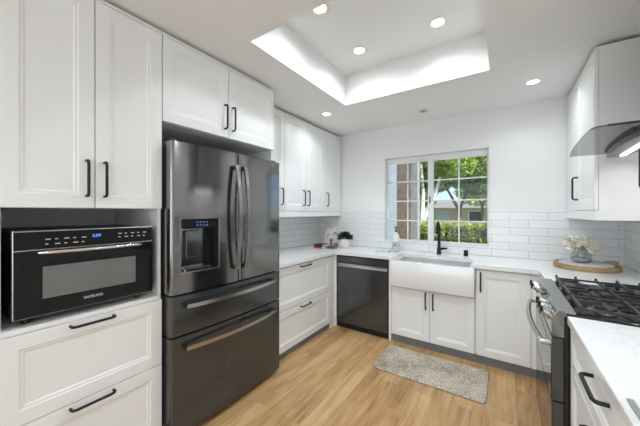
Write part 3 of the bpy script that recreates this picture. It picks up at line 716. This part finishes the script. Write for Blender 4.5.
# ------------------------------------------------------------------ tray with flowers
tx, ty = .575, 3.19
def wood():
    m, t, p = new_mat('mango_wood'); L = t.links
    tc = t.nodes.new('ShaderNodeTexCoord'); mp = t.nodes.new('ShaderNodeMapping'); mp.inputs['Scale'].default_value = (3, 3, 40)
    n = t.nodes.new('ShaderNodeTexNoise'); n.inputs['Scale'].default_value = 5; n.inputs['Distortion'].default_value = 1
    r = t.nodes.new('ShaderNodeValToRGB'); e = r.color_ramp.elements
    e[0].position = .3; e[0].color = (.33,.20,.085,1); e[1].position = .7; e[1].color = (.62,.44,.24,1)
    L.new(tc.outputs['Object'], mp.inputs[0]); L.new(mp.outputs[0], n.inputs[0]); L.new(n.outputs[0], r.inputs[0]); L.new(r.outputs[0], p.inputs['Base Color'])
    p.inputs['Roughness'].default_value = .5; return m
wd = wood()
t = thing('serving_tray', 'round wooden tray with low rim and end handles in the right counter corner', 'tray', (tx, ty, .914))
bm = B(); lathe(bm, [(.200, .9145), (.210, .918), (.214, .954), (.209, .958), (.203, .954), (.199, .926), (.0, .925)], tx, ty, 48, cap1=False); obj('tray_body', bm, wd, t, smooth=40)
rv_ = Vector((.831, .556, 0))
for s in (-1, 1):
    c = Vector((tx, ty, 0)) + rv_*s*.207; tg = Vector((-.556, .831, 0)); pts = []
    for k in range(9):
        a = PI*k/8; pts.append(c + tg*(.05*math.cos(a)) + rv_*s*(.004+.030*math.sin(a)) + Vector((0,0,.950+.018*math.sin(a))))
    bm = B(); sweep(bm, pts, .007, 10); obj('handle', bm, wd, t, smooth=60)
bm = B(); lathe(bm, [(.165, .9265), (.172, .931), (.172, .954), (.168, .958)], tx, ty+.01, 48)
marb = mat('grey_marble', (.72,.72,.71), .25, noise=.12, nscale=9); tag(obj('marble_board', bm, marb, origin=(tx, ty, .926), smooth=40), 'round light grey marble board lying inside the wooden tray', 'board')
t = thing('flower_vase', 'grey glass vase of cream flowers standing on the tray', 'vase', (.545, 3.19, .9585))
vx, vy = .548, 3.19
bm = B(); lathe(bm, [(.045, .9588), (.060, .964), (.068, .990), (.067, 1.03), (.058, 1.066), (.055, 1.066), (.0635, 1.03), (.064, .990), (.056, .970), (.0, .967)], vx, vy, 32, cap1=False); vs_ = obj('vase', bm, M['vaseglass'], t, smooth=60)
bm = B(); lathe(bm, [(.050, .9705), (.060, .978), (.0625, 1.0), (.06, 1.002)], vx, vy, 28); obj('water', bm, mat('vase_water', (.60,.64,.64), .1), vs_, smooth=40)
stem = mat('flower_stem', (.55,.52,.42), .6); petal = mat('cream_petal', (.94,.89,.76), .7, noise=.04, nscale=30)
heads = []
for k in range(22):
    a = 2*PI*k*.381966; r = .088*math.sqrt((k+.5)/22)
    heads.append(Vector((vx+r*math.cos(a)*1.05, vy+r*math.sin(a)*.95, 1.14-1.1*r*r/.088*.6+random.uniform(-.025, .025))))
bm = B()
for h in heads: sweep(bm, [(vx+(h.x-vx)*.15, vy+(h.y-vy)*.15, .98), (vx+(h.x-vx)*.35, vy+(h.y-vy)*.35, 1.06), h], .0018, 5)
obj('stem', bm, stem, t)
for h in heads:
    c = h; out = (h-Vector((vx, vy, 1.0))).normalized()
    def fl():
        d = (out + Vector((random.gauss(0,.6), random.gauss(0,.6), random.gauss(0,.6)))).normalized()
        return c + d*random.uniform(0, .006), d
    leaf_obj('flower', 20, fl, .046, petal, t)

# grey strip lying at near counter edge
bm = B(); box(bm, .257, .270, .55, 1.01, .9145, .920, .001)
tag(obj('metal_strip', bm, M['plate_grey'], origin=(.263, .78, .914)), 'thin light grey strip lying on the near right countertop', 'strip')

# rug
def rugm():
    m, t, p = new_mat('woven_rug'); L = t.links
    tc = t.nodes.new('ShaderNodeTexCoord')
    n = t.nodes.new('ShaderNodeTexNoise'); n.inputs['Scale'].default_value = 3.5; n.inputs['Detail'].default_value = 9; n.inputs['Roughness'].default_value = .7
    v = t.nodes.new('ShaderNodeTexVoronoi'); v.inputs['Scale'].default_value = 70
    L.new(tc.outputs['Object'], n.inputs[0]); L.new(tc.outputs['Object'], v.inputs[0])
    a = t.nodes.new('ShaderNodeMath'); a.operation = 'MULTIPLY_ADD'; a.inputs[1].default_value = .45; L.new(v.outputs['Distance'], a.inputs[0]); L.new(n.outputs[0], a.inputs[2])
    r = t.nodes.new('ShaderNodeValToRGB'); e = r.color_ramp.elements
    e[0].position = .45; e[0].color = (.17,.13,.085,1); e[1].position = .9; e[1].color = (.60,.53,.44,1)
    L.new(a.outputs[0], r.inputs[0]); L.new(r.outputs[0], p.inputs['Base Color']); p.inputs['Roughness'].default_value = .95
    b = t.nodes.new('ShaderNodeBump'); b.inputs['Strength'].default_value = .6; b.inputs['Distance'].default_value = .004
    L.new(a.outputs[0], b.inputs['Height']); L.new(b.outputs[0], p.inputs['Normal']); return m
t = thing('kitchen_mat', 'beige mottled cushioned mat on the floor in front of the sink', 'mat', (-.545, 2.545, 0))
def rr(x0, x1, y0, y1, r, n=6):
    o = []
    for cx, cy, a0 in ((x1-r, y1-r, 0), (x0+r, y1-r, 90), (x0+r, y0+r, 180), (x1-r, y0+r, 270)):
        for k in range(n+1): a = math.radians(a0+90*k/n); o.append((cx+r*math.cos(a), cy+r*math.sin(a)))
    return o
bm = B(); n = None; rs = []
for ins, z in ((0, .003), (.001, .008), (.012, .014), (.03, .016)):
    rs.append([bm.verts.new((x, y, z)) for x, y in rr(-.985+ins, -.108-ins, 2.305+ins, 2.79-ins, .035)])
for a, b in zip(rs, rs[1:]):
    for i in range(len(a)): bm.faces.new((a[i], a[(i+1) % len(a)], b[(i+1) % len(b)], b[i]))
bm.faces.new(rs[0]); bm.faces.new(rs[-1]); obj('pile', bm, rugm(), t, smooth=40)
bm = B(); prism(bm, rr(-.986, -.107, 2.304, 2.791, .036), .0003, .0028); obj('backing', bm, M['blackplastic'], t)

# ------------------------------------------------------------------ ceiling lights
lens_w = mat('led_lens', (1,1,1), .5, emit=((1,.98,.95), 6)); lens_y = mat('led_lens_warm', (1,1,1), .5, emit=((1,.93,.80), 5))
glow_tint = mat('baffle_glow_tint', (.95,.78,.45), .35, metal=.0)  # warm glow of the lamp put into the baffle colour
def downlight(x, y, z, lab, warm, e):
    t = thing('recessed_light', lab, 'ceiling light', (x, y, z), 'recessed lights in the raised ceiling' if warm else 'recessed lights in the lower ceiling')
    r = .058 if warm else .045
    bm = B(); lathe(bm, [(r+.014, z-.0003), (r+.013, z-.004), (r, z-.006), (r-.004, z-.002)], x, y, 32, cap0=False, cap1=False); obj('trim_ring', bm, M['plate'], t, smooth=40)
    if warm:
        bm = B(); lathe(bm, [(r-.004, z-.0025), (r-.014, z-.0006)], x, y, 32, cap0=False, cap1=False); obj('baffle', bm, glow_tint, t, smooth=40)
        bm = B(); lathe(bm, [(r-.014, z-.0006), (.001, z-.0005)], x, y, 32, cap0=False, cap1=False); obj('lens', bm, lens_y, t)
    else:
        bm = B(); lathe(bm, [(r-.004, z-.002), (.001, z-.0015)], x, y, 32, cap0=False, cap1=False); obj('lens', bm, lens_w, t)
    lamp('bulb_light', 'SPOT', (0, 0, -.012), e, (0,0,0), (.86,.93,1), parent=t, spot_size=math.radians(164), spot_blend=1, shadow_soft_size=.05)
EW, EN = 19, 12
downlight(-.41, 2.19, TZ, 'recessed light in the raised ceiling, nearest the window wall on the right', True, EW)
downlight(-1.05, 2.19, TZ, 'recessed light in the far left corner of the raised ceiling', True, EW)
downlight(-1.06, 1.58, TZ, 'recessed light cut by the top edge of the photo in the raised ceiling', True, EW)
downlight(-.41, 1.58, TZ, 'recessed light of the raised ceiling out of view above', True, EW)
downlight(-1.656, 2.604, CZ, 'recessed light in the low ceiling above the left upper cabinets', False, EN)
downlight(.204, 2.936, CZ, 'recessed light in the low ceiling near the right wall cabinet', False, EN)
for x, y, e in ((.40, 1.25, 18), (-.45, -.5, 14), (-1.5, -.5, 10), (-.45, -2.2, 15), (-1.9, -2.2, 15)): downlight(x, y, CZ, 'unseen fill downlight added in the low ceiling', False, e)  # extra downlights, added out of view to lift the room's light
t = thing('ceiling_sensor', 'small round fixture on the ceiling above the window', 'detector', (-.729, 3.115, CZ))
bm = B(); lathe(bm, [(.048, CZ-.0003), (.047, CZ-.006), (.030, CZ-.008)], -.729, 3.115, 24); sn = obj('housing', bm, mat('sensor_grey', (.55,.55,.55), .5), t, smooth=40)
bm = B(); lathe(bm, [(.020, CZ-.0082), (.012, CZ-.014), (.004, CZ-.015)], -.729, 3.115, 16); obj('sensor_eye', bm, mat('sensor_dark', (.12,.12,.12), .3), sn, smooth=40)

# ------------------------------------------------------------------ outside
def grass():
    m = mat('lawn', (.10,.19,.035), .9, noise=.4, nscale=3, bump=.5); return m
bm = B(); box(bm, -45, 30, BW+.16, 60, -.35, -.25); tag(obj('lawn', bm, grass()), kind='structure')
bm = B(); box(bm, -45, 30, 12.5, 17, -.2495, -.235); tag(obj('street', bm, mat('asphalt', (.25,.25,.25), .9, noise=.15, nscale=4)), kind='structure')
# left wing of own building
bm = B(); box(bm, -4.6, -2.02, 5.2, 7.6, -.25, 3.2); wing = struct('exterior_wing', bm, mat('blue_siding', (.20,.23,.29), .8, noise=.08, nscale=5))
bm = B()
for k in range(9): z = 1.62+k*.05; prism(bm, [(5.19, z), (5.165, z-.012), (5.165, z-.004), (5.19, z+.012)], -2.42, -2.06, 'x')
obj('louver', bm, mat('louver_grey', (.13,.13,.14), .6), wing)
bm = B(); box(bm, -1.645, -1.385, 5.0, 5.25, -.25, 2.7); tag(obj('stucco_column', bm, mat('brown_stucco', (.17,.135,.11), .95, noise=.35, nscale=14, bump=1)), 'rough brown column outside the left of the window', 'column')
bm = B(); box(bm, -1.380, -1.285, 5.05, 5.2, -.25, 2.7); tag(obj('porch_post', bm, mat('grey_post', (.24,.25,.26), .85, noise=.08, nscale=10)), 'grey post beside the brown column outside the window', 'post')
# hedge
def leafm(name, a, b, sc=3):
    m, t, p = new_mat(name); L = t.links
    tc = t.nodes.new('ShaderNodeTexCoord'); n = t.nodes.new('ShaderNodeTexNoise'); n.inputs['Scale'].default_value = sc; n.inputs['Detail'].default_value = 5
    r = t.nodes.new('ShaderNodeValToRGB'); e = r.color_ramp.elements; e[0].position = .35; e[0].color = (*a, 1); e[1].position = .65; e[1].color = (*b, 1)
    L.new(tc.outputs['Object'], n.inputs[0]); L.new(n.outputs[0], r.inputs[0]); L.new(r.outputs[0], p.inputs['Base Color'])
    p.inputs['Roughness'].default_value = .6
    return m
hx0, hx1, hy0, hy1, hzz = -2.5, 2.0, 6.2, 7.0, 1.12
hb = leafm('hedge_leaf', (.14,.17,.03), (.48,.50,.12), 9)
bm = B(); box(bm, hx0, hx1, hy0+.05, hy1-.05, -.25, hzz-.05, .06); hedge = thing('hedge', 'clipped green hedge outside the window', 'hedge', (-.2, 6.6, -.25)); obj('hedge_core', bm, mat('hedge_dark', (.06,.09,.02), .9), hedge)
def hf():
    if random.random() < .35: return (random.uniform(hx0, hx1), random.uniform(hy0, hy1), hzz-.03+random.gauss(0, .015)), (random.gauss(0,.5), random.gauss(0,.5), 1)
    return (random.uniform(hx0, hx1), hy0+.03+random.gauss(0,.015), random.uniform(.3, hzz)), (random.gauss(0,.5), -1, random.gauss(.3,.5))
leaf_obj('hedge_leaves', 16000, hf, .05, hb, hedge)
bm = B()
def crown(cx, cy, blobs):
    def f():
        bx, by, bz, r, rz = random.choice(blobs); v = Vector((random.gauss(0,1), random.gauss(0,1), random.gauss(0,1))).normalized()
        k = random.uniform(.45, 1)**.5
        return (cx+bx+v.x*r*k, cy+by+v.y*r*k, bz+v.z*rz*k), v+Vector((random.gauss(0,.7), random.gauss(0,.7), -.3))
    return f
def tree(x, y, h, branches, blobs, n, size, barkm, lm, lab, r0=.09):
    t = thing('tree', lab, 'tree', (x, y, -.25), 'trees outside the window')
    bm = B(); sweep(bm, [(x, y, -.25), (x+.03, y, h*.5), (x-.02, y, h)], [r0*1.25, r0, r0*.8], 12)
    for p in branches: sweep(bm, [(x-.02, y, h-.05)]+[(x+a, y+b, c) for a, b, c in p], [r0*.75, r0*.5, r0*.28][:len(p)+1], 9)
    obj('trunk', bm, barkm, t, smooth=60)
    leaf_obj('foliage', n, crown(x, y, blobs), size, lm, t); return t
pale = mat('pale_bark', (.66,.65,.64), .9, noise=.3, nscale=10, bump=.6); dark = mat('dark_bark', (.10,.08,.065), .9, noise=.3, nscale=10)
l1 = leafm('leaf_bright', (.14,.26,.04), (.48,.58,.12), 2.5); l2 = leafm('leaf_mid', (.07,.15,.035), (.26,.36,.10), 2); l3 = leafm('leaf_yellow', (.22,.26,.07), (.55,.54,.2), 2)
tree(-1.88, 7.9, 1.1, [[(-.2, .1, 1.8), (-.45, .1, 2.9)], [(.2, .1, 1.7), (.25, .2, 2.8)], [(.02, 0, 1.9), (-.1, .1, 3.2)], [(.3, 0, 1.75), (.5, .2, 2.6)]],
     [(-.3, .2, 3.0, .5, .5), (.4, .2, 3.0, .6, .45), (-.35, .2, 2.35, .3, .35), (.35, .4, 2.5, .35, .3), (.8, .3, 2.75, .5, .4)], 7000, .075, pale, l1, 'pale-barked tree with forked trunk just beyond the hedge', .10)
tree(-1.25, 10.4, 1.5, [[(-.4, 0, 2.2), (-.7, .1, 2.9)], [(.3, 0, 2.3), (.6, 0, 3.2)]],
     [(-.5, 0, 3.1, .7, .6), (.1, 0, 3.6, .8, .6), (.6, 0, 3.0, .6, .6), (.1, .2, 2.5, .6, .25), (.5, 0, 2.2, .4, .2)], 8000, .09, dark, l2, 'dark-trunked leafy tree in the middle of the window view', .07)
tree(-2.85, 13.0, 1.6, [[(-.4, 0, 2.4), (-.6, 0, 3.2)], [(.5, 0, 2.4), (.6, 0, 3.2)]],
     [(-.3, 0, 3.1, .75, .8), (.2, 0, 3.8, .9, .7), (.3, 0, 2.7, .7, .4)], 8000, .11, dark, l2, 'leafy tree behind the window mullion', .09)
tree(-.72, 13.0, 1.7, [[(-.4, 0, 2.5), (-.5, 0, 3.4)], [(.4, 0, 2.5), (.5, 0, 3.6)]],
     [(-.25, 0, 3.2, .8, .7), (.3, 0, 3.8, .8, .8), (0, 0, 2.7, .8, .4), (.2, 0, 2.25, .7, .25)], 8000, .11, dark, l3, 'yellow-green tree at the right edge of the window view', .06)
tree(-6.1, 20, 2.2, [[(-.6, 0, 3.2), (-1.0, 0, 4.4)], [(.6, 0, 3.2), (1.0, 0, 4.4)]],
     [(-1.0, 0, 4.4, 1.7, 1.7), (.9, 0, 4.6, 1.7, 1.8), (0, 0, 3.4, 1.5, .8), (.6, 0, 2.6, 1.6, .5), (.4, 0, 2.1, 1.9, .25)], 8000, .17, dark, l2, 'large tree beyond the street on the left', .14)
tree(-.5, 20, 2.2, [[(-.6, 0, 3.2), (-1.0, 0, 4.4)], [(.6, 0, 3.2), (1.0, 0, 4.4)]],
     [(-1.0, 0, 4.6, 1.7, 1.6), (.9, 0, 4.8, 1.7, 1.7), (0, 0, 3.6, 1.5, .7), (-.9, 0, 2.7, 1.3, .5), (.9, 0, 2.7, 1.3, .5), (0, 0, 2.1, 1.8, .25)], 8000, .17, dark, l1, 'large tree beyond the street on the right', .12)
# house across the street
t = thing('house', 'tan house with grey roof across the street', 'house', (-3.5, 25, -.25))
bm = B(); box(bm, -10, 4, 24, 30, -.25, 1.7); hs = obj('walls', bm, mat('tan_stucco', (.62,.42,.26), .9, noise=.06, nscale=2), t)
bm = B(); prism(bm, [(23.4, 1.7), (27, 2.35), (30.6, 1.7)], -10.6, 4.6, 'x'); obj('roof', bm, mat('grey_shingle', (.14,.135,.13), .9, noise=.2, nscale=6), t)
for x in (-8.2, -6.2, -2.3, .8):
    bm = B(); box(bm, x, x+1.0, 23.94, 23.99, .5, 1.5); w = obj('window', bm, M['vinyl'], t)
    bm = B(); box(bm, x+.08, x+.92, 23.92, 23.939, .58, 1.42); obj('pane', bm, M['glossblack'], w)
bm = B(); box(bm, -4.6, -3.6, 23.94, 23.99, -.25, 1.6); obj('door', bm, mat('house_door', (.55,.53,.5), .6), t)
